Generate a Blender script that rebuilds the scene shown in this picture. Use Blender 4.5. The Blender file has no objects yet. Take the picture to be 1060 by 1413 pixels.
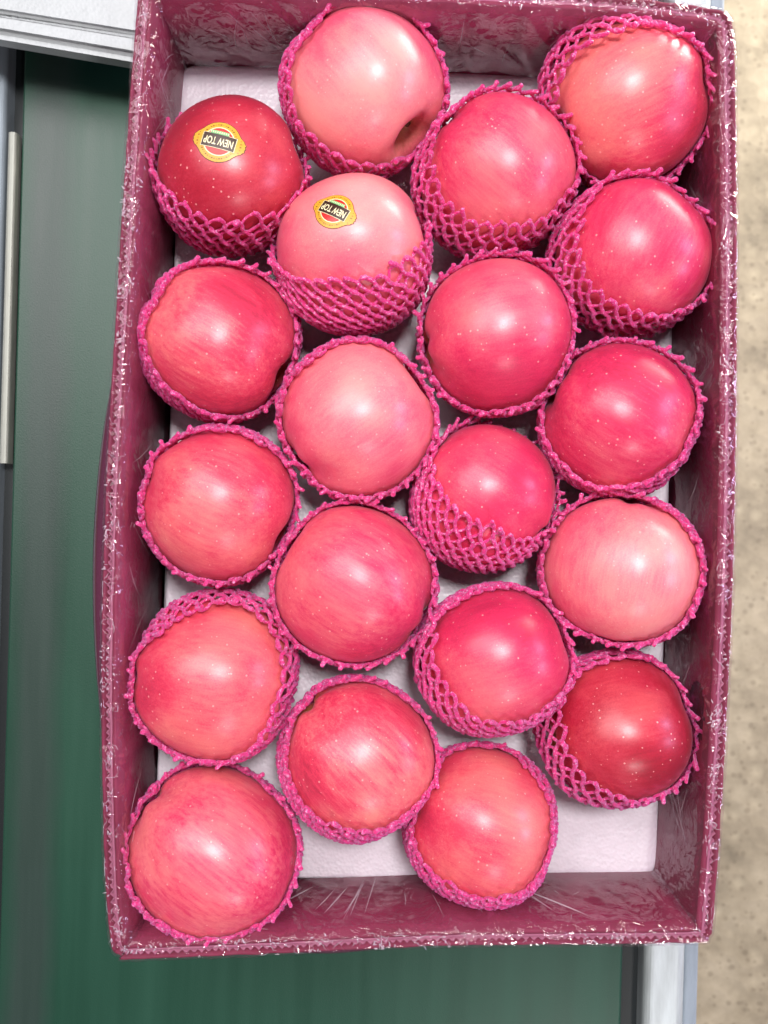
import bpy, bmesh, math, random
import numpy as np
from mathutils import Vector, Matrix, noise
from mathutils.bvhtree import BVHTree
random.seed(7); rng = np.random.default_rng(7)
sc = bpy.context.scene
col = sc.collection

# ------------------------------------------------------------------ camera
CZ, FPX, RIM = 0.592, 1250.0, 0.080
cam_d = bpy.data.cameras.new("camera"); cam = bpy.data.objects.new("camera", cam_d); col.objects.link(cam)
cam.location = (0, 0, CZ); cam.rotation_euler = (0, 0, 0)
cam_d.sensor_fit = 'VERTICAL'; cam_d.sensor_height = 36; cam_d.lens = 36*FPX/1413
cam_d.clip_start = 0.02; cam_d.clip_end = 50
cam_d.dof.use_dof = True; cam_d.dof.focus_distance = 0.525; cam_d.dof.aperture_fstop = 11
sc.camera = cam
def P(px, py, z=0.0):
    k = (CZ - z)/FPX
    return Vector(((px-530)*k, (706.5-py)*k, z))

# ------------------------------------------------------------------ light (packing hall: lamps, added fill lights and a soft pale ceiling)
w = bpy.data.worlds.new("World"); sc.world = w; w.use_nodes = True
w.node_tree.nodes['Background'].inputs[0].default_value = (1.0, 0.93, 0.97, 1)
w.node_tree.nodes['Background'].inputs[1].default_value = 0.15
def lamp(name, d, dist, sx, sy, power, color, shape='RECTANGLE', target=(0, 0, 0.03)):
    l = bpy.data.lights.new(name, 'AREA'); l.shape = shape; l.size = sx
    if shape in ('RECTANGLE', 'ELLIPSE'): l.size_y = sy
    l.energy = power; l.color = color
    o = bpy.data.objects.new(name, l); col.objects.link(o)
    p = Vector(d).normalized()*dist; o.location = p
    o.rotation_euler = (p - Vector(target)).to_track_quat('Z', 'Y').to_euler()
    return o
lamp('ceiling_lamp', (0.10, 0.24, 0.95), 1.9, 0.34, 0.34, 30, (1.0, 0.97, 0.95), 'DISK')
lamp('ceiling_lamp', (0.25, -0.78, 0.62), 2.2, 0.2, 0.2, 9, (1.0, 0.95, 0.93), 'DISK')
lamp('side_lamp', (0.90, 0.25, 0.42), 2.2, 0.2, 0.3, 10, (0.66, 0.60, 1.0))
lamp('side_lamp', (0.88, -0.15, 0.45), 2.2, 0.2, 0.2, 8, (0.66, 0.60, 1.0))
lamp('soft_fill_light', (-0.42, 0.62, 1.15), 2.8, 2.0, 1.3, 52, (1.0, 0.97, 0.97))  # added soft overhead panel, placed so the upper belt reflects it
lamp('floor_fill_light', (1.7, 1.9, -0.12), 2.55, 1.2, 0.7, 125, (1.0, 0.93, 0.80), target=(0.9, 0.7, -0.75))  # added area lamp below the carton rim, brightens the floor alone
sc.view_settings.view_transform = 'Standard'; sc.view_settings.look = 'None'
sc.view_settings.exposure = 0.05; sc.view_settings.gamma = 1.0

# ------------------------------------------------------------------ helpers
def mesh_obj(name, verts, faces, m, parent=None, smooth=True):
    me = bpy.data.meshes.new(name); me.from_pydata([tuple(v) for v in verts], [], [tuple(f) for f in faces]); me.update()
    if smooth: me.polygons.foreach_set('use_smooth', [True]*len(me.polygons))
    o = bpy.data.objects.new(name, me); col.objects.link(o)
    if m: me.materials.append(m)
    if parent: o.parent = parent
    return o
def np_obj(name, V, F, m, parent=None, smooth=True):
    """V (n,3) array, F (k,4) quads array"""
    me = bpy.data.meshes.new(name)
    me.vertices.add(len(V)); me.vertices.foreach_set('co', np.asarray(V, np.float32).ravel())
    F = np.asarray(F, np.int32); n = F.shape[1]
    me.loops.add(F.size); me.loops.foreach_set('vertex_index', F.ravel())
    me.polygons.add(len(F)); me.polygons.foreach_set('loop_start', np.arange(0, F.size, n, dtype=np.int32))
    me.polygons.foreach_set('loop_total', np.full(len(F), n, np.int32))
    me.update(calc_edges=True); me.validate()
    me.polygons.foreach_set('use_smooth', [smooth]*len(me.polygons))
    o = bpy.data.objects.new(name, me); col.objects.link(o)
    if m: me.materials.append(m)
    if parent: o.parent = parent
    return o
def empty(name, loc=(0, 0, 0)):
    o = bpy.data.objects.new(name, None); col.objects.link(o); o.location = loc; o.empty_display_size = 0.02
    return o
def tag(o, label=None, cat=None, group=None, kind=None):
    if label: o['label'] = label
    if cat: o['category'] = cat
    if group: o['group'] = group
    if kind: o['kind'] = kind
    return o
def grid_faces(nu, nv, closed_u=False):
    F = []
    iu = np.arange(nu if closed_u else nu-1); iv = np.arange(nv-1)
    a, b = np.meshgrid(iu, iv, indexing='ij')
    a2 = (a+1) % nu
    return np.stack([a*nv+b, a2*nv+b, a2*nv+b+1, a*nv+b+1], -1).reshape(-1, 4)

# ------------------------------------------------------------------ materials
def new_mat(name):
    m = bpy.data.materials.new(name); m.use_nodes = True
    nt = m.node_tree; return m, nt, nt.nodes, nt.links, nt.nodes['Principled BSDF']
def nd(ns, t, **kw):
    n = ns.new(t)
    for k, v in kw.items():
        if k.startswith('i_'): n.inputs[k[2:].replace('_', ' ')].default_value = v
        else: setattr(n, k, v)
    return n
def rgb(r, g, b): return (r, g, b, 1)
def ramp(ns, stops):
    r = ns.new('ShaderNodeValToRGB'); e = r.color_ramp.elements
    while len(e) < len(stops): e.new(0.5)
    for k, (p, c) in enumerate(stops):
        e[k].position = p; e[k].color = c if len(c) == 4 else (*c, 1)
    return r
def mixc(ns, ls, fac, a, b, blend='MIX'):
    n = ns.new('ShaderNodeMix'); n.data_type = 'RGBA'; n.blend_type = blend
    for s, v in ((n.inputs[0], fac), (n.inputs[6], a), (n.inputs[7], b)):
        if hasattr(v, 'is_output'): ls.new(v, s)
        else: s.default_value = v
    return n.outputs[2]
def math_(ns, ls, op, a, b=None, clamp=False):
    n = ns.new('ShaderNodeMath'); n.operation = op; n.use_clamp = clamp
    for s, v in ((n.inputs[0], a), (n.inputs[1], b)):
        if v is None: continue
        if hasattr(v, 'is_output'): ls.new(v, s)
        else: s.default_value = v
    return n.outputs[0]

def mat_apple(idx, red, pale, orange, amount, pdir, streak, dots):
    m, nt, ns, ls, bs = new_mat('apple_skin')
    tc = ns.new('ShaderNodeTexCoord'); oc = tc.outputs['Object']
    off = nd(ns, 'ShaderNodeVectorMath', operation='ADD'); ls.new(oc, off.inputs[0]); off.inputs[1].default_value = (idx*0.37, idx*0.71, idx*0.13)
    vo = off.outputs[0]
    mp = ns.new('ShaderNodeMapping'); ls.new(vo, mp.inputs[0]); mp.inputs['Scale'].default_value = (1, 1, 0.09)
    st = nd(ns, 'ShaderNodeTexNoise', i_Scale=430.0, i_Detail=8.0, i_Roughness=0.72); ls.new(mp.outputs[0], st.inputs['Vector'])
    st2 = nd(ns, 'ShaderNodeTexNoise', i_Scale=75.0, i_Detail=3.0, i_Roughness=0.55, i_Distortion=0.6)
    mp2 = ns.new('ShaderNodeMapping'); ls.new(vo, mp2.inputs[0]); mp2.inputs['Scale'].default_value = (1, 1, 0.42)
    ls.new(mp2.outputs[0], st2.inputs['Vector'])
    big = nd(ns, 'ShaderNodeTexNoise', i_Scale=22.0, i_Detail=2.0, i_Roughness=0.5); ls.new(vo, big.inputs['Vector'])
    dt = nd(ns, 'ShaderNodeVectorMath', operation='DOT_PRODUCT'); ls.new(oc, dt.inputs[0]); dt.inputs[1].default_value = tuple(pdir/0.045)
    g = math_(ns, ls, 'MULTIPLY_ADD', dt.outputs['Value'], 0.5); ns[-1].inputs[2].default_value = 0.0
    bigc = math_(ns, ls, 'MULTIPLY', math_(ns, ls, 'SUBTRACT', big.outputs[0], 0.5), 1.3)
    s1 = math_(ns, ls, 'MULTIPLY', math_(ns, ls, 'SUBTRACT', st.outputs[0], 0.5), 1.05*streak)
    s2 = math_(ns, ls, 'MULTIPLY', math_(ns, ls, 'SUBTRACT', st2.outputs[0], 0.5), 0.5*streak)
    t = math_(ns, ls, 'ADD', math_(ns, ls, 'ADD', g, bigc), math_(ns, ls, 'ADD', s1, s2))
    fs = nd(ns, 'ShaderNodeTexNoise', i_Scale=1100.0, i_Detail=3.0, i_Roughness=0.7); ls.new(vo, fs.inputs['Vector'])
    t = math_(ns, ls, 'ADD', t, math_(ns, ls, 'MULTIPLY', math_(ns, ls, 'SUBTRACT', fs.outputs[0], 0.5), 0.55))
    t = math_(ns, ls, 'ADD', t, amount-0.08)
    r = ramp(ns, [(0.0, tuple(c*0.72 for c in red)), (0.28, red), (0.62, tuple(0.5*a+0.5*b for a, b in zip(red, pale))), (1.0, pale)]); ls.new(t, r.inputs[0])
    # warm yellowish ground colour where the blush is thin
    big2 = nd(ns, 'ShaderNodeTexNoise', i_Scale=38.0, i_Detail=3.0); ls.new(mp2.outputs[0], big2.inputs['Vector'])
    o1 = math_(ns, ls, 'MULTIPLY', math_(ns, ls, 'SUBTRACT', math_(ns, ls, 'ADD', t, big2.outputs[0]), 0.95), 0.9, True)
    c1 = mixc(ns, ls, math_(ns, ls, 'MULTIPLY', o1, 0.5), r.outputs[0], rgb(*orange))
    # greenish brown russet round the stem and blossom hollows
    sx = ns.new('ShaderNodeSeparateXYZ'); ls.new(oc, sx.inputs[0])
    rad = math_(ns, ls, 'SQRT', math_(ns, ls, 'ADD', math_(ns, ls, 'POWER', sx.outputs[0], 2.0), math_(ns, ls, 'POWER', sx.outputs[1], 2.0)))
    rad = math_(ns, ls, 'ADD', rad, math_(ns, ls, 'MULTIPLY', math_(ns, ls, 'SUBTRACT', st.outputs[0], 0.5), 0.012))
    rus = math_(ns, ls, 'SUBTRACT', 1.35, math_(ns, ls, 'MULTIPLY', rad, 95.0), True)
    c1 = mixc(ns, ls, math_(ns, ls, 'MULTIPLY', rus, 0.85), c1, rgb(0.30, 0.17, 0.035))
    # lenticels
    vr = nd(ns, 'ShaderNodeTexVoronoi', i_Scale=270.0, i_Randomness=1.0); ls.new(vo, vr.inputs['Vector'])
    sep = ns.new('ShaderNodeSeparateColor'); ls.new(vr.outputs['Color'], sep.inputs[0])
    thr = math_(ns, ls, 'MULTIPLY', sep.outputs[0], 0.20)
    d = math_(ns, ls, 'MULTIPLY', math_(ns, ls, 'SUBTRACT', thr, vr.outputs['Distance']), 22.0, True)
    c2 = mixc(ns, ls, math_(ns, ls, 'MULTIPLY', d, dots), c1, rgb(0.92, 0.42, 0.40))
    ls.new(c2, bs.inputs['Base Color'])
    rn = nd(ns, 'ShaderNodeTexNoise', i_Scale=90.0, i_Detail=4.0); ls.new(vo, rn.inputs['Vector'])
    ls.new(math_(ns, ls, 'ADD', math_(ns, ls, 'MULTIPLY', rn.outputs[0], 0.16), 0.27), bs.inputs['Roughness'])
    bs.inputs['Specular IOR Level'].default_value = 0.5
    bs.inputs['Subsurface Weight'].default_value = 0.12
    bs.inputs['Subsurface Radius'].default_value = (0.012, 0.004, 0.003); bs.inputs['Subsurface Scale'].default_value = 0.5
    bs.inputs['Sheen Weight'].default_value = 0.10; bs.inputs['Sheen Roughness'].default_value = 0.45
    bs.inputs['Sheen Tint'].default_value = (1, 0.55, 0.75, 1)
    bs.inputs['Coat Weight'].default_value = 0.15; bs.inputs['Coat Roughness'].default_value = 0.42
    bn = nd(ns, 'ShaderNodeTexNoise', i_Scale=420.0, i_Detail=4.0, i_Roughness=0.6); ls.new(vo, bn.inputs['Vector'])
    bh = math_(ns, ls, 'ADD', bn.outputs[0], math_(ns, ls, 'MULTIPLY', d, 0.5))
    bp = nd(ns, 'ShaderNodeBump', i_Strength=0.10, i_Distance=0.0006); ls.new(bh, bp.inputs['Height']); ls.new(bp.outputs[0], bs.inputs['Normal'])
    return m

def mat_net():
    m, nt, ns, ls, bs = new_mat('pink_foam')
    tc = ns.new('ShaderNodeTexCoord')
    n = nd(ns, 'ShaderNodeTexNoise', i_Scale=700.0, i_Detail=3.0, i_Roughness=0.7); ls.new(tc.outputs['Object'], n.inputs['Vector'])
    r = ramp(ns, [(0.36, (0.76, 0.02, 0.19)), (0.55, (0.95, 0.055, 0.37)), (0.66, (0.98, 0.55, 0.88))]); ls.new(n.outputs[0], r.inputs[0])  # lilac stop paints the strands' sparkle into the base colour
    ls.new(r.outputs[0], bs.inputs['Base Color'])
    bs.inputs['Roughness'].default_value = 0.42
    bs.inputs['Sheen Weight'].default_value = 0.7; bs.inputs['Sheen Tint'].default_value = (0.85, 0.5, 1.0, 1)
    bs.inputs['Specular IOR Level'].default_value = 0.6
    bs.inputs['Subsurface Weight'].default_value = 0.0
    bs.inputs['Coat Weight'].default_value = 0.7; bs.inputs['Coat Roughness'].default_value = 0.12
    v = nd(ns, 'ShaderNodeTexVoronoi', i_Scale=1100.0); ls.new(tc.outputs['Object'], v.inputs['Vector'])
    bp = nd(ns, 'ShaderNodeBump', i_Strength=0.8, i_Distance=0.0006); ls.new(v.outputs['Distance'], bp.inputs['Height'])
    ls.new(bp.outputs[0], bs.inputs['Normal']); ls.new(bp.outputs[0], bs.inputs['Coat Normal'])
    tr = ns.new('ShaderNodeBsdfTranslucent'); tr.inputs[0].default_value = (1.0, 0.05, 0.34, 1)
    mx = ns.new('ShaderNodeMixShader'); mx.inputs[0].default_value = 0.36
    ls.new(bs.outputs[0], mx.inputs[1]); ls.new(tr.outputs[0], mx.inputs[2])
    ls.new(mx.outputs[0], ns['Material Output'].inputs[0])
    return m
def mat_board(name, c1, c2, rough=0.5, scale=60):
    m, nt, ns, ls, bs = new_mat(name)
    tc = ns.new('ShaderNodeTexCoord')
    n = nd(ns, 'ShaderNodeTexNoise', i_Scale=float(scale), i_Detail=6.0, i_Roughness=0.65); ls.new(tc.outputs['Object'], n.inputs['Vector'])
    r = ramp(ns, [(0.3, c1), (0.7, c2)]); ls.new(n.outputs[0], r.inputs[0]); ls.new(r.outputs[0], bs.inputs['Base Color'])
    bs.inputs['Roughness'].default_value = rough; bs.inputs['Specular IOR Level'].default_value = 0.15
    n2 = nd(ns, 'ShaderNodeTexNoise', i_Scale=float(scale)*12, i_Detail=4.0); ls.new(tc.outputs['Object'], n2.inputs['Vector'])
    bp = nd(ns, 'ShaderNodeBump', i_Strength=0.25, i_Distance=0.0005); ls.new(n2.outputs[0], bp.inputs['Height']); ls.new(bp.outputs[0], bs.inputs['Normal'])
    return m
def mat_film():
    m, nt, ns, ls, bs = new_mat('clear_film')
    ns.remove(bs)
    tr = ns.new('ShaderNodeBsdfTransparent'); tr.inputs[0].default_value = (0.97, 0.95, 0.97, 1)
    gl = ns.new('ShaderNodeBsdfGlossy'); gl.inputs['Color'].default_value = (1, 1, 1, 1); gl.inputs['Roughness'].default_value = 0.07
    fr = ns.new('ShaderNodeFresnel'); fr.inputs[0].default_value = 1.5
    df = ns.new('ShaderNodeBsdfDiffuse'); df.inputs[0].default_value = (0.9, 0.75, 0.85, 1)
    tc = ns.new('ShaderNodeTexCoord')
    n = nd(ns, 'ShaderNodeTexNoise', i_Scale=75.0, i_Detail=2.5, i_Roughness=0.5, i_Distortion=1.6); ls.new(tc.outputs['Object'], n.inputs['Vector'])
    bp = nd(ns, 'ShaderNodeBump', i_Strength=0.8, i_Distance=0.004); ls.new(n.outputs[0], bp.inputs['Height'])
    ls.new(bp.outputs[0], gl.inputs['Normal']); ls.new(bp.outputs[0], fr.inputs['Normal'])
    f = math_(ns, ls, 'MINIMUM', math_(ns, ls, 'ADD', math_(ns, ls, 'MULTIPLY', fr.outputs[0], 0.5), 0.002), 0.11)
    mx = ns.new('ShaderNodeMixShader'); ls.new(f, mx.inputs[0]); ls.new(tr.outputs[0], mx.inputs[1]); ls.new(gl.outputs[0], mx.inputs[2])
    mx2 = ns.new('ShaderNodeMixShader'); mx2.inputs[0].default_value = 0.008; ls.new(mx.outputs[0], mx2.inputs[1]); ls.new(df.outputs[0], mx2.inputs[2])
    ls.new(mx2.outputs[0], ns['Material Output'].inputs[0])
    return m
def mat_crease():
    m, nt, ns, ls, bs = new_mat('film_crease_glint')
    bs.inputs['Base Color'].default_value = (0.92, 0.80, 0.90, 1); bs.inputs['Roughness'].default_value = 0.12  # pale base colour stands in for glints on the folded film
    bs.inputs['Specular IOR Level'].default_value = 1.0
    tr = ns.new('ShaderNodeBsdfTransparent'); mx = ns.new('ShaderNodeMixShader'); mx.inputs[0].default_value = 0.42
    ls.new(tr.outputs[0], mx.inputs[1]); ls.new(bs.outputs[0], mx.inputs[2]); ls.new(mx.outputs[0], ns['Material Output'].inputs[0])
    return m
def mat_foam(name, c=(0.86, 0.84, 0.88), bump=0.3):
    m, nt, ns, ls, bs = new_mat(name)
    tc = ns.new('ShaderNodeTexCoord')
    v = nd(ns, 'ShaderNodeTexVoronoi', i_Scale=420.0); ls.new(tc.outputs['Object'], v.inputs['Vector'])
    n = nd(ns, 'ShaderNodeTexNoise', i_Scale=70.0, i_Detail=4.0); ls.new(tc.outputs['Object'], n.inputs['Vector'])
    r = ramp(ns, [(0.3, tuple(x*0.92 for x in c)), (0.7, c)]); ls.new(n.outputs[0], r.inputs[0]); ls.new(r.outputs[0], bs.inputs['Base Color'])
    bs.inputs['Roughness'].default_value = 0.38
    h = math_(ns, ls, 'ADD', v.outputs['Distance'], math_(ns, ls, 'MULTIPLY', n.outputs[0], 1.5))
    bp = nd(ns, 'ShaderNodeBump', i_Strength=bump, i_Distance=0.0012); ls.new(h, bp.inputs['Height']); ls.new(bp.outputs[0], bs.inputs['Normal'])
    return m
def mat_metal(name, c, rough=0.35, metal=0.7, scale=40):
    m, nt, ns, ls, bs = new_mat(name)
    tc = ns.new('ShaderNodeTexCoord')
    mp = ns.new('ShaderNodeMapping'); ls.new(tc.outputs['Object'], mp.inputs[0]); mp.inputs['Scale'].default_value = (3, 0.4, 3)
    n = nd(ns, 'ShaderNodeTexNoise', i_Scale=float(scale), i_Detail=6.0, i_Roughness=0.7); ls.new(mp.outputs[0], n.inputs['Vector'])
    r = ramp(ns, [(0.3, tuple(x*0.72 for x in c)), (0.7, c)]); ls.new(n.outputs[0], r.inputs[0]); ls.new(r.outputs[0], bs.inputs['Base Color'])
    bs.inputs['Metallic'].default_value = metal
    ls.new(math_(ns, ls, 'ADD', math_(ns, ls, 'MULTIPLY', n.outputs[0], 0.3), rough-0.1), bs.inputs['Roughness'])
    return m
def mat_plain(name, c, rough=0.5, spec=0.5):
    m, nt, ns, ls, bs = new_mat(name)
    tc = ns.new('ShaderNodeTexCoord')
    n = nd(ns, 'ShaderNodeTexNoise', i_Scale=900.0, i_Detail=3.0); ls.new(tc.outputs['Object'], n.inputs['Vector'])
    r = ramp(ns, [(0.3, tuple(x*0.85 for x in c)), (0.7, c)]); ls.new(n.outputs[0], r.inputs[0]); ls.new(r.outputs[0], bs.inputs['Base Color'])
    bs.inputs['Roughness'].default_value = rough; bs.inputs['Specular IOR Level'].default_value = spec
    return m
def mat_belt():
    m, nt, ns, ls, bs = new_mat('green_belt')
    tc = ns.new('ShaderNodeTexCoord')
    sp = ns.new('ShaderNodeSeparateXYZ'); ls.new(tc.outputs['Object'], sp.inputs[0])
    mp = ns.new('ShaderNodeMapping'); ls.new(tc.outputs['Object'], mp.inputs[0]); mp.inputs['Scale'].default_value = (1, 0.06, 1)
    n = nd(ns, 'ShaderNodeTexNoise', i_Scale=55.0, i_Detail=4.0, i_Roughness=0.55); ls.new(mp.outputs[0], n.inputs['Vector'])
    n2 = nd(ns, 'ShaderNodeTexNoise', i_Scale=18.0, i_Detail=5.0); ls.new(tc.outputs['Object'], n2.inputs['Vector'])
    # greyer lane along the running direction (local x)
    x = math_(ns, ls, 'ADD', sp.outputs[0], math_(ns, ls, 'MULTIPLY', math_(ns, ls, 'SUBTRACT', n2.outputs[0], 0.5), 0.012))
    d = math_(ns, ls, 'ABSOLUTE', math_(ns, ls, 'SUBTRACT', x, LANE_X))
    lane = math_(ns, ls, 'SUBTRACT', 1.0, math_(ns, ls, 'MULTIPLY', d, 1/0.022), True)
    lane = math_(ns, ls, 'MULTIPLY', lane, 1.5, True)
    gr = ramp(ns, [(0.3, (0.008, 0.048, 0.028)), (0.7, (0.011, 0.062, 0.037))]); ls.new(n.outputs[0], gr.inputs[0])
    lane_r = ramp(ns, [(0.3, (0.026, 0.034, 0.034)), (0.7, (0.036, 0.045, 0.045))]); ls.new(n.outputs[0], lane_r.inputs[0])
    c = mixc(ns, ls, math_(ns, ls, 'MULTIPLY', lane, 0.62), gr.outputs[0], lane_r.outputs[0])
    ls.new(c, bs.inputs['Base Color'])
    ls.new(math_(ns, ls, 'ADD', math_(ns, ls, 'MULTIPLY', n.outputs[0], 0.2), 0.30), bs.inputs['Roughness'])
    bs.inputs['Specular IOR Level'].default_value = 0.6
    n3 = nd(ns, 'ShaderNodeTexNoise', i_Scale=900.0, i_Detail=2.0); ls.new(tc.outputs['Object'], n3.inputs['Vector'])
    bp = nd(ns, 'ShaderNodeBump', i_Strength=0.15, i_Distance=0.0006); ls.new(n3.outputs[0], bp.inputs['Height']); ls.new(bp.outputs[0], bs.inputs['Normal'])
    return m
def mat_floor():
    m, nt, ns, ls, bs = new_mat('worn_concrete')
    tc = ns.new('ShaderNodeTexCoord'); oc = tc.outputs['Object']
    v = nd(ns, 'ShaderNodeTexVoronoi', i_Scale=38.0, i_Randomness=1.0); ls.new(oc, v.inputs['Vector'])
    v2 = nd(ns, 'ShaderNodeTexVoronoi', i_Scale=95.0, i_Randomness=1.0); ls.new(oc, v2.inputs['Vector'])
    n = nd(ns, 'ShaderNodeTexNoise', i_Scale=11.0, i_Detail=8.0, i_Roughness=0.65); ls.new(oc, n.inputs['Vector'])
    base = ramp(ns, [(0.28, (0.20, 0.168, 0.115)), (0.5, (0.35, 0.295, 0.205)), (0.72, (0.50, 0.43, 0.31))]); ls.new(n.outputs[0], base.inputs[0])
    sep = ns.new('ShaderNodeSeparateColor'); ls.new(v.outputs['Color'], sep.inputs[0])
    f = math_(ns, ls, 'MULTIPLY', math_(ns, ls, 'SUBTRACT', math_(ns, ls, 'MULTIPLY', sep.outputs[0], 0.5), v.outputs['Distance']), 3.0, True)
    c = mixc(ns, ls, math_(ns, ls, 'MULTIPLY', f, 0.35), base.outputs[0], rgb(0.62, 0.54, 0.38))
    sep2 = ns.new('ShaderNodeSeparateColor'); ls.new(v2.outputs['Color'], sep2.inputs[0])
    f2 = math_(ns, ls, 'MULTIPLY', math_(ns, ls, 'SUBTRACT', math_(ns, ls, 'MULTIPLY', sep2.outputs[1], 0.55), v2.outputs['Distance']), 4.0, True)
    c = mixc(ns, ls, math_(ns, ls, 'MULTIPLY', f2, 0.35), c, rgb(0.12, 0.09, 0.055))
    ls.new(c, bs.inputs['Base Color']); bs.inputs['Roughness'].default_value = 0.55
    bp = nd(ns, 'ShaderNodeBump', i_Strength=0.3, i_Distance=0.004); ls.new(v.outputs['Distance'], bp.inputs['Height']); ls.new(bp.outputs[0], bs.inputs['Normal'])
    return m

# ------------------------------------------------------------------ setting: floor
BELT_Z = -0.045
FL = -0.75
fl = mesh_obj('floor', [(-6, -6, FL), (6, -6, FL), (6, 6, FL), (-6, 6, FL)], [(0, 1, 2, 3)], mat_floor(), smooth=False)
tag(fl, kind='structure', label='pale speckled concrete floor far below the conveyor')

# conveyor: direction of run in the picture leans a little to the left going down
def prism(name, poly_xz, y0, y1, m, parent, mtx=None, smooth=False):
    """profile in x,z extruded along y"""
    n = len(poly_xz)
    V = [(x, y0, z) for x, z in poly_xz] + [(x, y1, z) for x, z in poly_xz]
    F = [(i, (i+1) % n, n+(i+1) % n, n+i) for i in range(n)] + [tuple(range(n))[::-1], tuple(range(n, 2*n))]
    return mesh_obj(name, V, F, m, parent, smooth)
def round_rect(x0, x1, z0, z1, r, k=5):
    pts = []
    for cx, cz, a0 in ((x1-r, z1-r, 0), (x0+r, z1-r, 90), (x0+r, z0+r, 180), (x1-r, z0+r, 270)):
        for i in range(k+1):
            a = math.radians(a0 + 90*i/k); pts.append((cx+r*math.cos(a), cz+r*math.sin(a)))
    return pts
ang = math.atan2(P(1003, 0, BELT_Z).x - P(964, 1413, BELT_Z).x, P(0, 0, BELT_Z).y - P(0, 1413, BELT_Z).y)
conv = empty('conveyor', (0, 0, BELT_Z)); conv.rotation_euler = (0, 0, -ang)
tag(conv, 'green belt conveyor with pale metal side rails under the apple carton', 'conveyor')
ci = Matrix.Rotation(ang, 4, 'Z')
def cx_(px, py): return (ci @ P(px, py, BELT_Z)).x
def cy_(px, py): return (ci @ P(px, py, BELT_Z)).y
xr0, xr1, xr2, xr3 = cx_(858, 1370), cx_(886, 1370), cx_(942, 1370), cx_(965, 1370)
xl = cx_(27, 300)
LANE_X = cx_(62, 500)
mb = mat_belt()
bl = prism('belt', round_rect(xl, xr0, -0.006, 0.0, 0.0015, 2), -1.2, 1.2, mb, conv)
m_dark = mat_plain('dark_steel', (0.012, 0.016, 0.018), 0.5)
prism('belt_bed', round_rect(xl-0.05, xr1+0.002, -0.035, -0.012, 0.001, 1), -1.2, 1.2, m_dark, conv)
m_rail = mat_metal('brushed_rail', (0.66, 0.72, 0.73), 0.42, 0.55)
m_rail2 = mat_metal('painted_rail', (0.30, 0.35, 0.40), 0.5, 0.2)
m_worn = mat_metal('worn_rail', (0.42, 0.43, 0.39), 0.55, 0.5, 160)
prism('side_rail', round_rect(xr1, xr2, -0.03, 0.006, 0.006), -1.2, 1.2, m_rail, conv, smooth=False)
prism('rail_flange', round_rect(xr2+0.0005, xr3, -0.06, -0.002, 0.003), -1.2, 1.2, m_rail2, conv)
prism('side_rail', round_rect(xl-0.09, xl-0.0105, -0.05, 0.004, 0.004), -1.2, 1.2, m_rail2, conv)
prism('guide_strip', round_rect(xl-0.0075, xl-0.0015, -0.006, 0.006, 0.0022, 3), cy_(20, 640), cy_(20, 187), m_worn, conv)

# white foam box at the top left, standing on the conveyor
m_foam2 = mat_foam('white_foam_far', (0.46, 0.485, 0.50), 0.25)
fb = empty('foam_box', P(60, -120, BELT_Z)); tag(fb, 'white foam box lid lying across the conveyor, cut off by the top left corner', 'foam box')
ZL = 0.012
def slab_from_px(name, pts, z0, z1, m, parent, r=0.004):
    V = []; bm = bmesh.new()
    vs = [bm.verts.new(P(x, y, z1)) for x, y in pts]
    f = bm.faces.new(vs); 
    if f.normal.z < 0: f.normal_flip()
    ex = bmesh.ops.extrude_face_region(bm, geom=[f])
    for v in ex['geom']:
        if isinstance(v, bmesh.types.BMVert): v.co.z = z0
    bmesh.ops.recalc_face_normals(bm, faces=bm.faces)
    bmesh.ops.bevel(bm, geom=[e for e in bm.edges], offset=r, segments=3, affect='EDGES', clamp_overlap=True)
    me = bpy.data.meshes.new(name); bm.to_mesh(me); bm.free(); me.materials.append(m)
    o = bpy.data.objects.new(name, me); col.objects.link(o); o.parent = parent
    if parent: o.matrix_parent_inverse = Matrix.Translation(-parent.location)
    return o
slab_from_px('lip', [(-160, 22), (250, 92), (250, -320), (-160, -320)], ZL-0.020, ZL, m_foam2, fb, 0.005)
slab_from_px('body', [(-160, -60), (250, 0), (250, -320), (-160, -320)], BELT_Z+0.001, ZL-0.0205, mat_plain('grey_crate', (0.10, 0.12, 0.12), 0.6), fb, 0.002)
slab_from_px('top_panel', [(-170, -8), (240, 58), (240, -300), (-170, -300)], ZL-0.003, ZL+0.004, m_foam2, fb, 0.0035)

# ------------------------------------------------------------------ carton
def catmull(pts, n, closed=True):
    pts = [Vector(p) for p in pts]; out = []
    N = len(pts)
    for i in range(N):
        p0, p1, p2, p3 = pts[(i-1) % N], pts[i], pts[(i+1) % N], pts[(i+2) % N]
        for k in range(n):
            t = k/n
            out.append(0.5*((2*p1)+(-p0+p2)*t+(2*p0-5*p1+4*p2-p3)*t*t+(-p0+3*p1-3*p2+p3)*t*t*t))
    return out
# outer rim edge, clockwise from the top left corner (seen in the photo), z = rim height
rim_px = [(199, -30), (330, -26), (600, -17), (850, -4), (975, 10), (1003, 20), (1012, 42), (1015, 120), (1017, 400), (1013, 750), (1000, 1050), (985, 1260),
          (979, 1292), (960, 1301), (820, 1303), (600, 1306), (380, 1316), (185, 1324), (166, 1319), (152, 1296), (143, 1160), (140, 900), (148, 640), (163, 380), (178, 150), (190, 0), (194, -22)]
ctrl = [P(x, y, RIM) for x, y in rim_px]
dense = catmull(ctrl, 24)
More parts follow.
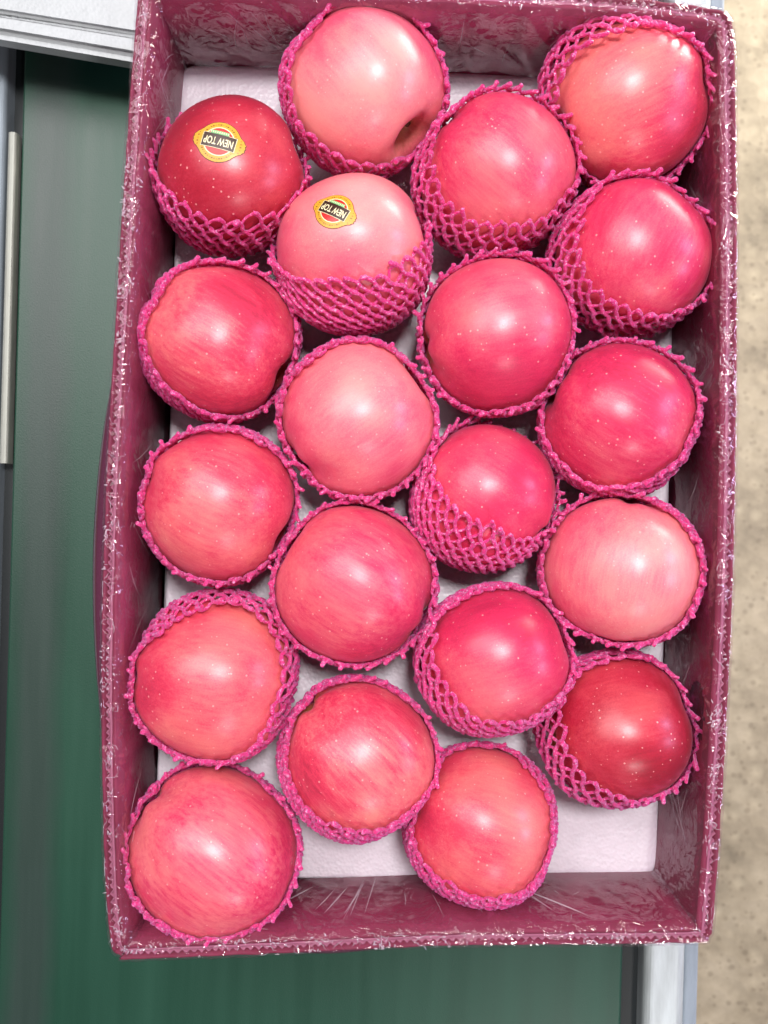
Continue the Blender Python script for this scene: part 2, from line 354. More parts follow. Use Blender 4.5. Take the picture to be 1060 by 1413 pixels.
# resample uniformly
def resample(path, step, closed=True):
    pts = path + ([path[0]] if closed else []); L = [0]
    for a, b in zip(pts, pts[1:]): L.append(L[-1]+(b-a).length)
    n = max(2, int(round(L[-1]/step))); A = np.array([tuple(p) for p in pts]); L = np.array(L)
    s = np.linspace(0, L[-1], n+1)[:(-1 if closed else None)]
    return np.stack([np.interp(s, L, A[:, k]) for k in range(3)], -1), s, L[-1]
loop, S, LEN = resample(dense, 0.0012)
tan = np.roll(loop, -4, 0)-np.roll(loop, 4, 0); tan /= np.linalg.norm(tan, axis=1)[:, None]
inn = np.stack([tan[:, 1], -tan[:, 0], np.zeros(len(tan))], -1)     # clockwise: inward normal is to the right
if np.mean(np.sum(inn*(-loop*[1, 1, 0]), 1)) < 0: inn = -inn
# smooth the normals so corners fan evenly
for _ in range(6): inn = (np.roll(inn, 1, 0)+inn+np.roll(inn, -1, 0)); inn /= np.linalg.norm(inn, axis=1)[:, None]
NL = len(loop)
WALL = 0.0088; ZB = -0.043
m_card = mat_board('mauve_card', (0.175, 0.018, 0.046), (0.245, 0.033, 0.076), 0.55, 30)
m_core = mat_board('card_core', (0.32, 0.095, 0.165), (0.42, 0.15, 0.23), 0.7, 90)
carton = empty('carton', (0, 0, ZB)); tag(carton, 'open mauve corrugated cardboard carton holding the apples, standing on the green belt', 'box')
def par(o, parent):
    o.parent = parent; o.matrix_parent_inverse = Matrix.Translation(parent.location).inverted(); return o
def idx_near(px, py):
    p = np.array(P(px, py, RIM)); return int(np.argmin(np.sum((loop-p)**2, 1)))
corners = [idx_near(196, -28), idx_near(1010, 28), idx_near(981, 1298), idx_near(156, 1312)]
def band(i0, i1):
    if i1 < i0: i1 += NL
    return np.arange(i0, i1+1) % NL
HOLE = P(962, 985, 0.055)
def wall_shell(ids, d0, d1, z0, z1, zn=2, hole=False, wob=0.0):
    """closed box-section shell along the loop between inward offsets d0,d1"""
    A = loop[ids]; N = inn[ids]; n = len(ids)
    zs = np.linspace(z0, z1, zn)
    sec = [(d0, z) for z in zs] + [(d1, z) for z in zs[::-1]]
    V = np.zeros((n, len(sec), 3))
    for k, (d, z) in enumerate(sec):
        V[:, k, :] = A + N*d; V[:, k, 2] = z
    if wob:
        for k, (d, z) in enumerate(sec):
            if z == z1: V[:, k, 2] += [wob*noise.noise(Vector((s*120, d*300, 1.3))) for s in S[ids]]
    q = len(sec); F = []
    a = np.arange(n-1)[:, None]; b = np.arange(q)[None, :]; b2 = (b+1) % q
    F = np.stack([a*q+b, (a+1)*q+b, (a+1)*q+b2, a*q+b2], -1).reshape(-1, 4)
    caps = []
    for base in (0, (n-1)*q):
        for k in range(zn-1): caps.append([base+k, base+k+1, base+q-2-k, base+q-1-k])
    return V.reshape(-1, 3), np.concatenate([F, np.array(caps)])
def weave(ids, d0, d1, z0, z1, pitch, th=0.0003):
    """zigzag fluted core, vertical flutes"""
    A = loop[ids]; N = inn[ids]; s = np.arange(len(ids))*0.0012
    ph = (s/pitch + 0.5*np.array([noise.noise(Vector((x*40, 0, 0))) for x in s])) % 1.0
    tri = np.abs(ph*2-1)
    d = d0 + (d1-d0)*tri
    V = []
    for z in (z0, z1):
        V.append(A*[1, 1, 0] + N*d[:, None] + [0, 0, z])
    V = np.stack(V, 1)                               # n,2,3
    tri_n = np.gradient(d); 
    V2 = V + 0
    V2[:, :, :2] += (N[:, None, :2]*th*2)
    n = len(ids)
    # closed thin strip: front, back, top
    allV = np.concatenate([V.reshape(-1, 3), V2.reshape(-1, 3)])
    i = np.arange(n-1)
    f1 = np.stack([i*2, (i+1)*2, (i+1)*2+1, i*2+1], -1); f2 = f1[:, ::-1]+2*n
    f3 = np.stack([i*2+1, (i+1)*2+1, (i+1)*2+1+2*n, i*2+1+2*n], -1)
    return allV, np.concatenate([f1, f2, f3])
for k in range(4):
    ids = band(corners[k], corners[(k+1) % 4])
    V, F = wall_shell(ids, 0.0, 0.0015, ZB, RIM-0.0004, 2, wob=0.0010)
    sp_ = par(np_obj('side_panel', V, F, m_card), carton)
    V, F = wall_shell(ids, 0.0062, WALL, ZB, RIM, 2, wob=0.0010)
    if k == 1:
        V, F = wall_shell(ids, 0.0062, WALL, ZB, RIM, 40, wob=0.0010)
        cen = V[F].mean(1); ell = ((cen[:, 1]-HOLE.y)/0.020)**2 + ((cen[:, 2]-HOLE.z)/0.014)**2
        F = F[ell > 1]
    o = par(np_obj('inner_liner', V, F, m_card), carton)
    if k == 1:
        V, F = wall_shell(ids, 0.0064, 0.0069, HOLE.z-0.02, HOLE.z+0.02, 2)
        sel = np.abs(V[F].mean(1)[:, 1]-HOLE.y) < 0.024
        par(np_obj('hand_hole_part', V, F[sel], mat_plain('hole_shade', (0.03, 0.008, 0.015), 0.6)), carton)  # dark sheet behind the cut, its colour standing for the shaded hole
    V, F = wall_shell(ids, 0.0046, 0.0060, ZB, RIM-0.0006, 2, wob=0.0010)
    o = np_obj('middle_liner', V, F, m_core); o.parent = sp_
    V, F = weave(ids, 0.0017, 0.0043, ZB, RIM-0.0012, 0.0042)
    o = np_obj('corrugated_core', V, F, m_core); o.parent = sp_
# floor of the carton
ids = np.arange(0, NL, 8)
Vf = [tuple((loop[i]+inn[i]*0.001)*[1, 1, 0]+[0, 0, ZB+0.001]) for i in ids]
o = par(mesh_obj('bottom_panel', Vf, [tuple(range(len(Vf)))], m_card, smooth=False), carton)
# pushed out hand hole flap on the left wall: a bulge of dark board
m_flap = mat_plain('dark_wrapped_flap', (0.10, 0.02, 0.05), 0.12, 0.8)
nu, nv = 60, 16; V = []
for i in range(nu):
    u = i/(nu-1); py = 520 + 500*u
    k = idx_near(146, py)
    prof = max(0.0, math.sin(math.pi*u))**0.55*0.0125*(1-0.2*u)
    for j in range(nv):
        v = j/(nv-1); a = math.pi*v
        p = loop[k] - inn[k]*(prof*math.sin(a)) ; V.append((p[0], p[1], 0.0785-0.040*(1-math.cos(a))/2))
par(np_obj('hand_hole_part', np.array(V), grid_faces(nu, nv), m_flap), carton)
nu = 40; V = []
for i in range(nu):
    u = i/(nu-1); k = idx_near(390+150*u, 1318)
    prof = math.sin(math.pi*u)**0.6*0.0065
    for j in range(nv):
        a = math.pi*j/(nv-1); p = loop[k]-inn[k]*(prof*math.sin(a)); V.append((p[0], p[1], 0.0785-0.035*(1-math.cos(a))/2))
par(np_obj('hand_hole_part', np.array(V), grid_faces(nu, nv), m_flap), carton)

# ------------------------------------------------------------------ clear film over rim and walls
film_m = mat_film()
M = int(NL/1.0)
def ridged(p, s):
    return 1-2*abs(noise.noise(p*s))
tsec = np.concatenate([np.linspace(0, 0.30, 14), np.linspace(0.32, 0.44, 12), np.linspace(0.455, 1.0, 46)])
H_out, H_in = 0.06, 0.078
V = np.zeros((NL, len(tsec), 3))
for a in range(NL):
    s = S[a]; A = loop[a]; N = inn[a]
    near = 1.0 if (A[1] < -0.22 or A[0] > 0.175 or A[1] > 0.27) else 0.35
    hin = H_in*(0.92+0.16*noise.noise(Vector((s*9, 3.1, 0))))
    for b, t in enumerate(tsec):
        if t <= 0.30:
            z = RIM-0.0-H_out*(1-t/0.30); d = -0.0007; nrm = (-N[0], -N[1], 0); amp = 0.0006
        elif t < 0.455:
            u = (t-0.30)/0.155; d = -0.0007+(WALL+0.0021)*u; z = RIM+0.0012+0.0012*math.sin(math.pi*u); nrm = (0, 0, 1); amp = 0.0011
        else:
            u = (t-0.455)/0.545; z = RIM-hin*u; d = WALL+0.0014; nrm = (N[0], N[1], 0); amp = 0.0022
        q = Vector((s, z*0.9, t*0.03))
        sk = Vector((s*1.0+z*0.55, z*0.28, 0.7))
        n1 = noise.noise(q*70)*0.6 + (ridged(sk, 75)-0.3)*0.75*(0.4+0.9*max(0, noise.noise(q*14+Vector((5, 0, 0)))+0.35)) + ridged(q+Vector((9, 2, 1)), 190)*0.25 + noise.noise(q*420)*0.14
        if t >= 0.455:                                       # broad pulled folds in the loose film on the walls
            fd = noise.noise(Vector((s*26+z*22+2*noise.noise(Vector((s*12, z*9, 5))), z*5, 2.2)))
            n1 += near*2.4*max(0.0, 0.30-abs(fd))*(0.5+noise.noise(Vector((s*7, 1, 8))))*1.6
        e = amp*(0.75+n1)
        e = max(e, -0.0002)
        V[a, b] = A + N*d + np.array(nrm)*e; V[a, b, 2] = z + nrm[2]*e
fo = np_obj('plastic_wrap', V.reshape(-1, 3), grid_faces(NL, len(tsec), True), film_m)
tag(fo, 'crinkled clear plastic film draped over the rim of the mauve carton', 'plastic film')
# small folded points of film standing on the rim (slivers, glints painted by their pale colour)
cr_m = mat_crease(); V = []; F = []
def sliver(c, L, wdt, dirv, up):
    side = Vector(dirv).cross(Vector(up)).normalized(); b = len(V)
    c = Vector(c); d = Vector(dirv).normalized()*L
    bend = side*random.uniform(-0.4, 0.4)*L
    pts = [c, c+d*0.5+bend*0.4, c+d+bend]
    for k, p in enumerate(pts):
        ww = wdt*(1, 0.9, 0.15)[k]
        V.extend([p-side*ww, p+Vector(up)*ww*0.8, p+side*ww])
    for k in range(2):
        F.extend([(b+3*k, b+3*k+3, b+3*k+4, b+3*k+1), (b+3*k+1, b+3*k+4, b+3*k+5, b+3*k+2)])
for k in range(150):                                        # clumps of crumpled flakes
    a0 = random.randrange(NL)
    if noise.noise(Vector((S[a0]*9, 0, 4))) < random.uniform(-0.4, 0.2): continue
    d0 = random.choice((0.001, 0.004, WALL-0.001))
    for q in range(random.randint(3, 11)):
        a = int(a0+random.gauss(0, 2.6)) % NL; d = min(max(d0+random.gauss(0, 0.0016), 0.0014), WALL+0.0010)
        th = random.uniform(0, 2*math.pi)
        c = loop[a]+inn[a]*d; c[2] = RIM+0.0018+random.uniform(0, 0.0012)
        sliver(c, random.uniform(0.0006, 0.0026), random.uniform(0.00014, 0.0006), (math.cos(th), math.sin(th), random.uniform(-0.2, 0.3)), (0, 0, 1))
for k in range(110):                                        # on the inner faces of the walls
    a = random.randrange(NL)
    if noise.noise(Vector((S[a]*9, 7, 4))) < 0.0: continue
    z = RIM-random.uniform(0.003, 0.05); c = loop[a]+inn[a]*(WALL+0.004); c[2] = z
    t_ = Vector(tan[a]); th = random.uniform(-1.2, 1.2)+1.57
    sliver(c, random.uniform(0.002, 0.007), random.uniform(0.0001, 0.0003), t_*math.cos(th)+Vector((0, 0, 1))*math.sin(th), Vector(inn[a]))
def crease(pts, w_, nrm):
    b = len(V); n_ = len(pts)
    for k, p in enumerate(pts):
        t_ = (pts[min(k+1, n_-1)]-pts[max(k-1, 0)]).normalized(); sd = t_.cross(nrm).normalized()
        ww = w_*math.sin(math.pi*(k+0.35)/(n_-0.3))*random.uniform(0.85, 1.1)
        V.extend([p-sd*ww, p+nrm*ww*0.9, p+sd*ww])
    for k in range(n_-1):
        F.extend([(b+3*k, b+3*k+3, b+3*k+4, b+3*k+1), (b+3*k+1, b+3*k+4, b+3*k+5, b+3*k+2)])
for k in range(420):                                        # crinkles lying along the rim
    a = random.randrange(NL)
    if noise.noise(Vector((S[a]*8, 3, 9))) < random.uniform(-0.5, 0.2): continue
    d = random.uniform(0.001, WALL+0.001); hd = random.uniform(-1, 1)*random.choice((0.5, 3.0)); pts = []
    a_ = float(a); st_ = random.uniform(0.0006, 0.0016)
    for q in range(random.randint(4, 11)):
        ii = int(a_) % NL; p = loop[ii]+inn[ii]*d; p[2] = RIM+0.0026+0.0004*random.random(); pts.append(Vector(p))
        a_ += math.cos(hd)*st_/0.0012; d = min(max(d+math.sin(hd)*st_, 0.0009), WALL+0.0014); hd += random.gauss(0, 0.55)
    crease(pts, random.uniform(0.00010, 0.00026), Vector((0, 0, 1)))
def wall_crease(px, py, z0, z1, drift, w_, curve=0.0):
    a0 = idx_near(px, py); pts = []
    n_ = 12
    for q in range(n_):
        u = q/(n_-1); fa = a0+(drift*u+curve*math.sin(math.pi*u))/0.0012; i1 = int(math.floor(fa)); fr_ = fa-i1; i2 = (i1+1) % NL; i1 %= NL
        p = Vector((loop[i1]+inn[i1]*(WALL+0.0038))*(1-fr_)+(loop[i2]+inn[i2]*(WALL+0.0038))*fr_); p.z = z0+(z1-z0)*u; pts.append(p)
    crease(pts, w_, Vector(inn[a0]))
for k in range(12):                                         # fans of pull lines on the near wall, a few on the others
    px_ = random.gauss(490, 70) if k < 7 else random.uniform(380, 950)
    wall_crease(px_, 1305, RIM-random.uniform(0.008, 0.03), RIM-random.uniform(0.04, 0.075), (px_-560)*0.00012*random.uniform(0.7, 1.2), random.uniform(0.0002, 0.0008), random.uniform(-0.0006, 0.0006))
for k in range(26):
    wall_crease(1012, random.uniform(60, 1250), RIM-random.uniform(0.004, 0.03), RIM-random.uniform(0.03, 0.06), random.uniform(-0.03, 0.03), random.uniform(0.00008, 0.0002), random.uniform(-0.004, 0.004))
for k in range(34):
    wall_crease(170, random.gauss(170, 60) if k < 18 else random.uniform(40, 1250), RIM-random.uniform(0.004, 0.02), RIM-random.uniform(0.03, 0.06), random.uniform(-0.03, 0.03), random.uniform(0.00008, 0.00025), random.uniform(-0.004, 0.004))
for k in range(26):
    wall_crease(random.uniform(220, 900), -15, RIM-random.uniform(0.004, 0.03), RIM-random.uniform(0.03, 0.07), random.uniform(-0.02, 0.03), random.uniform(0.00008, 0.0002), random.uniform(-0.004, 0.004))
o = mesh_obj('film_crease_glint', V, F, cr_m, fo, smooth=False); o['kind'] = 'stuff'

# ------------------------------------------------------------------ foam tray
tray = empty('foam_tray', (0, 0, -0.03)); tag(tray, 'shallow white foam tray with rounded corners under the apples', 'tray')
def tray_slab(name, pts, rads, z0, z1, m, bev):
    # rounded polygon
    out = []; n = len(pts)
    for i in range(n):
        p, a, b = P(*pts[i], 0), P(*pts[i-1], 0), P(*pts[(i+1) % n], 0)
        r = rads; da = (a-p).normalized(); db = (b-p).normalized()
        for k in range(9):
            t = k/8; q = (p+da*r)*(1-t)**2 + p*2*t*(1-t) + (p+db*r)*t*t; out.append(q)
    c = sum(out, Vector())/len(out); V = []; rings = [(1.0, z0, 0)] + [(0, z1-bev+bev*math.sin(math.pi/2*k/4), bev*(1-math.cos(math.pi/2*k/4))) for k in range(5)]
    m_ = len(out)
    for _, z, ins in rings:
        for q in out:
            dv = (c-q); dv.z = 0; V.append((q.x+dv.normalized().x*ins, q.y+dv.normalized().y*ins, z))
    F = [(r*m_+i, r*m_+(i+1) % m_, (r+1)*m_+(i+1) % m_, (r+1)*m_+i) for r in range(len(rings)-1) for i in range(m_)]
    F.append(tuple(range((len(rings)-1)*m_, len(rings)*m_)))
    o = mesh_obj(name, V, F, m, smooth=True); par(o, tray)
    mo = o.modifiers.new('n', 'WEIGHTED_NORMAL'); mo.keep_sharp = True
    return o
m_foam = mat_foam('white_foam', (0.78, 0.71, 0.79), 0.35)
tray_slab('tray_base', [(247, 88), (936, 88), (924, 700), (906, 1212), (209, 1214), (228, 800)], 0.012, -0.02, 0.0, m_foam, 0.003)
tray_slab('flange', [(240, 83), (943, 83), (936, 700), (922, 1210), (204, 1212), (216, 800)], 0.012, -0.042, -0.021, mat_foam('shaded_foam', (0.55, 0.52, 0.56), 0.3), 0.002)  # flange foam greyed in its colour for the film's shadow

# ------------------------------------------------------------------ apples
R_PALE = dict(red=(0.74, 0.07, 0.15), pale=(0.86, 0.26, 0.28), orange=(0.88, 0.36, 0.25))
R_HOT = dict(red=(0.64, 0.024, 0.095), pale=(0.80, 0.15, 0.20), orange=(0.84, 0.22, 0.16))
R_DEEP = dict(red=(0.42, 0.012, 0.035), pale=(0.66, 0.07, 0.11), orange=(0.72, 0.14, 0.09))
R_WARM = dict(red=(0.65, 0.034, 0.088), pale=(0.82, 0.19, 0.205), orange=(0.86, 0.27, 0.15))
# px, py, r_px, z, axis azimuth, axis elevation, elong, taper, lobes, open_x, open_y, half angle, tone, amount, pale direction(image), streak
AP = [
 (505,128,108,.046,-48,12, 1.02,.06,.02, .15,.25,72, R_PALE,.62,(-.2,-.5),.6),
 (321,243,108,.046,20,-3,.97,.05,.02, .03, .79,79, R_DEEP,.30,(.4,-.8),.5),
 (687,246,109,.047,-42,-1, .97,.08,.02, .22, .40,65, R_HOT,.54,(.5,-.7),.8),
 (866,148,107,.046,205,-2, 1.02,.12,.03, .20,-.10,68, R_WARM,.50,(-.5,-.1),.8),
 (488,351,112,.052,15,5,.98,.04,.02,-.15, .92,83, R_PALE,.55,(.5,.5),.4),
 (873,357,107,.045,60,-4, .97,.06,.02, .38, .32,65, R_HOT,.40,(-.3,-.6),.7),
 (305,472,109,.046,-30,-3,.99,.07,.03, .12, .10,70, R_WARM,.42,(-.3,.7),1.1),
 (685,465,109,.047,10,-3, .98,.05,.02, .00, .15,76, R_HOT,.38,(-.4,.2),.6),
 (495,580,108,.049,35,0,.97,.04,.02, .00, .02,74, R_PALE,.60,(.2,.2),.6),
 (850,579,107,.046,150,-2, .97,.06,.03, .00, .20,72, R_HOT,.28,(.2,-.8),.9),
 (303,698,110,.046,-25,-3, .97,.06,.02, .02, .00,71, R_WARM,.45,(-.3,-.6),.9),
 (667,687,102,.045,150,-4, .97,.04,.02, .44, .58,68, R_HOT,.32,(-.2,-.4),.5),
 (489,806,113,.048,150,-2, .98,.05,.02, .00, .00,78, R_HOT,.45,(-.3,.3),1.1),
 (855,786,109,.046,-100,-4,.95,.05,.02, .00, .00,73, R_PALE,.58,(.2,-.2),.7),
 (297,935,109,.047,-10,-1, 1.04,.17,.03,-.12,-.12,64, R_WARM,.52,(.3,.1),.7),
 (682,909,105,.051,15,-3, .99,.06,.02, .28, .18,64, R_HOT,.34,(-.3,-.4),.6),
 (494,1045,106,.051,-45,-1,1.02,.10,.03, .08, .04,69, R_WARM,.44,(.3,.2),1.3),
 (851,1003,104,.042,10,-3, .97,.06,.02, .40, .03,62, R_DEEP,.28,(-.2,.3),.6),
 (296,1174,116,.046,-38,-1,1.05,.03,.02,-.04,.00,72, R_HOT,.52,(-.1,.1),1.6),
 (662,1137,104,.043,-20,-2, 1.0,.09,.02, .12, .10,67, R_WARM,.40,(.3,.1),.7),
]
A_LAB = [
 'pale pink apple at the top edge with its dark stem hollow showing at lower right',
 'dark red apple wearing a round yellow sticker, beside the upper left wall of the carton',
 'rosy apple between the pale top apple and the top right corner apple',
 'orange-red pointed apple in the top right corner of the carton',
 'pale pink apple wearing a round yellow sticker, its lower half in the net',
 'pink-red apple just below the one in the top right corner, netted on its left',
 'orange-pink speckled apple directly below the dark red stickered apple',
 'hot pink apple just right of and below the pale stickered apple',
 'pale salmon apple directly below the pale stickered apple',
 'plain red apple by the right wall, third down that wall',
 'orange-red apple by the left wall with a violet gleam, third down that wall',
 'bright pink-red apple near the middle, its lower left half wrapped in net',
 'largest streaky pink apple, directly below the pale salmon one in the middle',
 'pale peach-pink apple by the right wall, fourth down that wall',
 'egg-shaped orange-red apple pointing at the left wall, net bunched at its upper right',
 'glossy hot pink apple, second from the bottom of the third column, net on its left',
 'streaky orange-red apple above the bare strip of foam tray near the bottom',
 'dark crimson apple at the lower right of the carton',
 'big streaky red apple in the bottom left corner of the carton',
 'smooth orange-red apple lowest in the third column, at the bottom of the tray',
]
N_LAB = [
 'pink foam net round the pale apple at the top edge',
 'pink foam net pulled low on the dark red stickered apple',
 'pink foam net thick at the left of the rosy apple near the top',
 'pink foam net flaring at the upper left of the top right corner apple',
 'pink foam net covering the lower half of the pale stickered apple',
 'open pink foam net on the left side of the second apple down the right wall',
 'pink foam net round the speckled apple below the dark stickered one',
 'pink foam net edging the hot pink apple right below the pale stickered apple',
 'pink foam net ringing the pale salmon apple in the second column',
 'spiky pink foam net round the plain red apple third down the right wall',
 'pink foam net ringing the third apple down the left wall',
 'pink foam net over the lower left of the bright apple near the middle',
 'thin pink foam net ringing the largest streaky apple in the middle',
 'knobbly pink foam net round the pale peach apple by the right wall',
 'pink foam net bunched over the upper right of the egg-shaped apple',
 'pink foam net with open cells left of the hot pink apple low in third column',
 'pink foam net round the streaky apple above the bare strip of tray',
 'pink foam net with wide open cells left of the dark crimson apple',
 'pink foam net round the apple in the bottom left corner',
 'pink foam net round the lowest apple of the third column',
]
net_m = mat_net()
NT, NPH = 72, 110
def hullf(t, ph, a, seed):
    """radius factor without hollows; t polar from axis, ph azimuth, arrays"""
    h, taper, lob = a[6], a[7], a[8]
    base = 1.0/np.sqrt(np.sin(t)**2 + (np.cos(t)/h)**2)
    base = base*(1+taper*np.cos(t)*1.0) 
    # fuller shoulders
    base = base*(1+0.022*np.sin(2*t)**2)
    base = base*(1+lob*np.cos(5*ph+seed)*(0.35+0.65*((1-np.cos(t))/2)**2))
    base = base*(1+0.022*np.cos(ph*2+seed*1.7)*np.sin(t)+0.012*np.cos(3*ph+seed*2.1+t*2))
    return base
def skinf(t, ph, a, seed):
    b = hullf(t, ph, a, seed)
    cav = 0.50*np.exp(-(t/0.21)**2) + 0.24*np.exp(-((np.pi-t)/0.18)**2)
    shoulder = 0.025*np.exp(-(t/0.5)**2) + 0.015*np.exp(-((np.pi-t)/0.42)**2)
    return b*(1-cav*(1.0 if seed == 0 else 0.6)-shoulder)
stem_m = mat_plain('stem_brown', (0.09, 0.045, 0.015), 0.7)
apples = []
for i, a in enumerate(AP):
    px, py, rp, z = a[0:4]
    dz = CZ - z
    c = P(px, py, z)
    R = rp*dz/FPX*0.965
    R /= (1+0.5*0.02)
    az, el = math.radians(a[4]), math.radians(a[5])
    ax = Vector((math.cos(az)*math.cos(el), math.sin(az)*math.cos(el), math.sin(el)))
    rot = ax.to_track_quat('Z', 'Y').to_matrix()
    c = c - ax*(a[6]*a[7]*R*0.9)
    seed = i*1.37
    T, PH = np.meshgrid(np.linspace(0.0005, np.pi-0.0005, NT), np.linspace(0, 2*np.pi, NPH, endpoint=False), indexing='ij')
    rr = skinf(T, PH, a, seed)*R
    V = np.stack([rr*np.sin(T)*np.cos(PH), rr*np.sin(T)*np.sin(PH), rr*np.cos(T)], -1)
    # faces: rows = t, wrapped in ph
    F = []
    tt, pp = np.meshgrid(np.arange(NT-1), np.arange(NPH), indexing='ij'); p2 = (pp+1) % NPH
    F = np.stack([tt*NPH+pp, (tt+1)*NPH+pp, (tt+1)*NPH+p2, tt*NPH+p2], -1).reshape(-1, 4)
    # pale direction in local frame
    pd = Vector((a[14][0], a[14][1], 0.45)).normalized(); pdl = rot.transposed() @ pd
    tone = a[12]
    m = mat_apple(i, tone['red'], tone['pale'], tone['orange'], a[13], pdl*0.55, a[15], 0.6)
    o = np_obj('apple', V.reshape(-1, 3), F, m)
    o.matrix_world = Matrix.Translation(c) @ rot.to_4x4()
    tag(o, A_LAB[i], 'apple', 'apples in pink foam nets')
    sv = []; n_s = 7
    for q in range(n_s):
        u = q/(n_s-1); zc = R*(0.46+0.36*u)*a[6]; bx_, by_ = 0.0035*u*u, 0.0015*u*u
        for g in range(8):
            th_ = 2*math.pi*g/8; rs = 0.0012+0.0006*u**4; sv.append((bx_+rs*math.cos(th_), by_+rs*math.sin(th_), zc))
    sf = [(q*8+g, q*8+(g+1) % 8, (q+1)*8+(g+1) % 8, (q+1)*8+g) for q in range(n_s-1) for g in range(8)]+[tuple(range((n_s-1)*8, n_s*8))]
    mesh_obj('stem', sv, sf, stem_m, o)
    apples.append(dict(o=o, c=c, R=R, rot=rot, a=a, seed=seed))

# net on each apple
def hull_pts(A, D):
    """D (n,3) world unit dirs -> hull radius"""
    L = D @ np.array(A['rot'])          # world->local: D * rot (rot^T D)
    t = np.arccos(np.clip(L[:, 2], -1, 1)); ph = np.arctan2(L[:, 1], L[:, 0])
    sh = 0.045*np.exp(-(t/0.6)**2)
    return hullf(t, ph, A['a'], A['seed'])*A['R']*(1-sh)
def tube(paths, radii, normals, sides=6):
    """paths (k,n,3) arrays -> verts, faces"""
    k, n, _ = paths.shape
    tg = np.gradient(paths, axis=1); tg /= np.linalg.norm(tg, axis=2)[..., None]+1e-12
    b = np.cross(tg, normals); b /= np.linalg.norm(b, axis=2)[..., None]+1e-12
    nn = np.cross(b, tg)
    th = np.linspace(0, 2*np.pi, sides, endpoint=False)
    V = paths[:, :, None, :] + radii[:, :, None, None]*(np.cos(th)[None, None, :, None]*b[:, :, None, :]*1.0+np.sin(th)[None, None, :, None]*nn[:, :, None, :])
    ki, ni, si = np.meshgrid(np.arange(k), np.arange(n-1), np.arange(sides), indexing='ij'); s2 = (si+1) % sides
    base = ki*n*sides
    F = np.stack([base+ni*sides+si, base+(ni+1)*sides+si, base+(ni+1)*sides+s2, base+ni*sides+s2], -1).reshape(-1, 4)
    return V.reshape(-1, 3), F
FL_EXTRA = {3: (.0085, 150), 5: (.004, 195), 17: (.006, 185), 14: (.005, 55), 2: (.004, 190), 15: (.003, 200), 0: (.003, 180)}   # extra slack, image azimuth
for i, A in enumerate(apples):
    a = A['a']; c = A['c']; R = A['R']
    v = (Vector((0, 0, CZ))-c).normalized(); X = Vector((0, 1, 0)).cross(v).normalized(); Y = v.cross(X)
    ox, oy, half = a[9], a[10], math.radians(a[11]-(2 if i in (1, 4, 11, 17) else 6))
    n = X*ox+Y*oy+v*math.sqrt(max(0, 1-ox*ox-oy*oy))
    ux = n.orthogonal().normalized(); uy = n.cross(ux)
    n_, ux_, uy_ = map(np.array, (n, ux, uy))
    N = {4: 36, 11: 36, 17: 29, 15: 29, 1: 30, 5: 30}.get(i, 32 + (i % 3))
    dth = (0.118 if i in (1, 5, 15, 17, 2) else 0.098)+0.005*((i*7) % 3); J = int((math.radians(158)-half)/dth)
    sub = 5; npt = J*sub+1
    skew = random.uniform(-0.25, 0.25)
    jt = np.arange(npt)/sub
    parts_V, parts_F = [], []; base = 0
    nzr = rng.normal(0, 1, (N,))
    ph0 = 2*np.pi*np.arange(N)/N
    op = half + 0.035*np.sin(2*ph0+i)+0.03*np.sin(3*ph0+i*2.3) + 0.022*nzr
    def open_at(ph):
        return np.interp(np.mod(ph, 2*np.pi), np.append(ph0, 2*np.pi), np.append(op, op[0]))
    for fam in (0, 1):
        sgn = 1 if fam == 0 else -1
        PHs = ph0[:, None] + sgn*(2*np.pi/N)*0.5*jt[None, :] + skew*jt[None, :]*dth
        # wobble
        PHs = PHs + 0.022*np.sin(jt*np.pi+0)[None, :]*sgn + 0.03*np.array([[noise.noise(Vector((p*3, t*0.5, i+fam*9))) for t in jt] for p in ph0])
        fade = np.exp(-jt/3.0)[None, :]
        TH = half + (op[:, None]-half)*fade + jt[None, :]*dth + 0.012*np.sin(PHs*7+i)
        D = np.cos(TH)[..., None]*n_ + np.sin(TH)[..., None]*(np.cos(PHs)[..., None]*ux_+np.sin(PHs)[..., None]*uy_)
        rr = hull_pts(A, D.reshape(-1, 3)).reshape(D.shape[:2])
        flare = 0.0014*np.exp(-jt/2.2)[None, :]*(1+0.5*np.sin(3*PHs+i))
        lift = (0.0017 if fam == 0 else 0.0010) + flare + 0.0007*np.clip(np.sin(2*PHs+i*1.9), 0, 1)
        if i in FL_EXTRA:
            amt, azd = FL_EXTRA[i]; aw = math.radians(azd); dv = np.array(X*math.cos(aw)+Y*math.sin(aw))
            lift = lift + amt*np.clip(D@dv-0.25, 0, 1)
        rr = rr+lift + 0.0004*np.cos(jt*2*np.pi)[None, :]
        Pt = np.array(c)+D*rr[..., None]
        Pt[..., 2] = np.maximum(Pt[..., 2], 0.0015)
        # keep out of neighbouring apples: pull in toward own centre
        for k, B in enumerate(apples):
            if k == i: continue
            dc = (B['c']-c).length
            if dc > 0.125: continue
            dd = Pt-np.array(B['c']); dist = np.linalg.norm(dd, axis=2)
            rb = hull_pts(B, (dd/dist[..., None]).reshape(-1, 3)).reshape(dist.shape)+0.0012
            pen = np.clip(rb-dist, 0, 0.004)
            Pt = Pt - D*pen[..., None]
        bead = 1+0.16*np.sin(jt*2*np.pi*1.0)[None, :]**2 + rng.normal(0, 0.13, Pt.shape[:2])
        rad = (0.00116 if fam == 0 else 0.00084)*bead
        rad[:, 0] *= 1.25; rad[:, 1] *= 1.1
        Vt, Ft = tube(Pt, rad, D, 6)
        parts_V.append(Vt); parts_F.append(Ft+base); base += len(Vt)
        if fam == 0: tips = Pt[:, 0].copy(); tipD = D[:, 0].copy(); tipT = Pt[:, 0]-Pt[:, 2]
    # knobs on the cut edge
    k5 = []
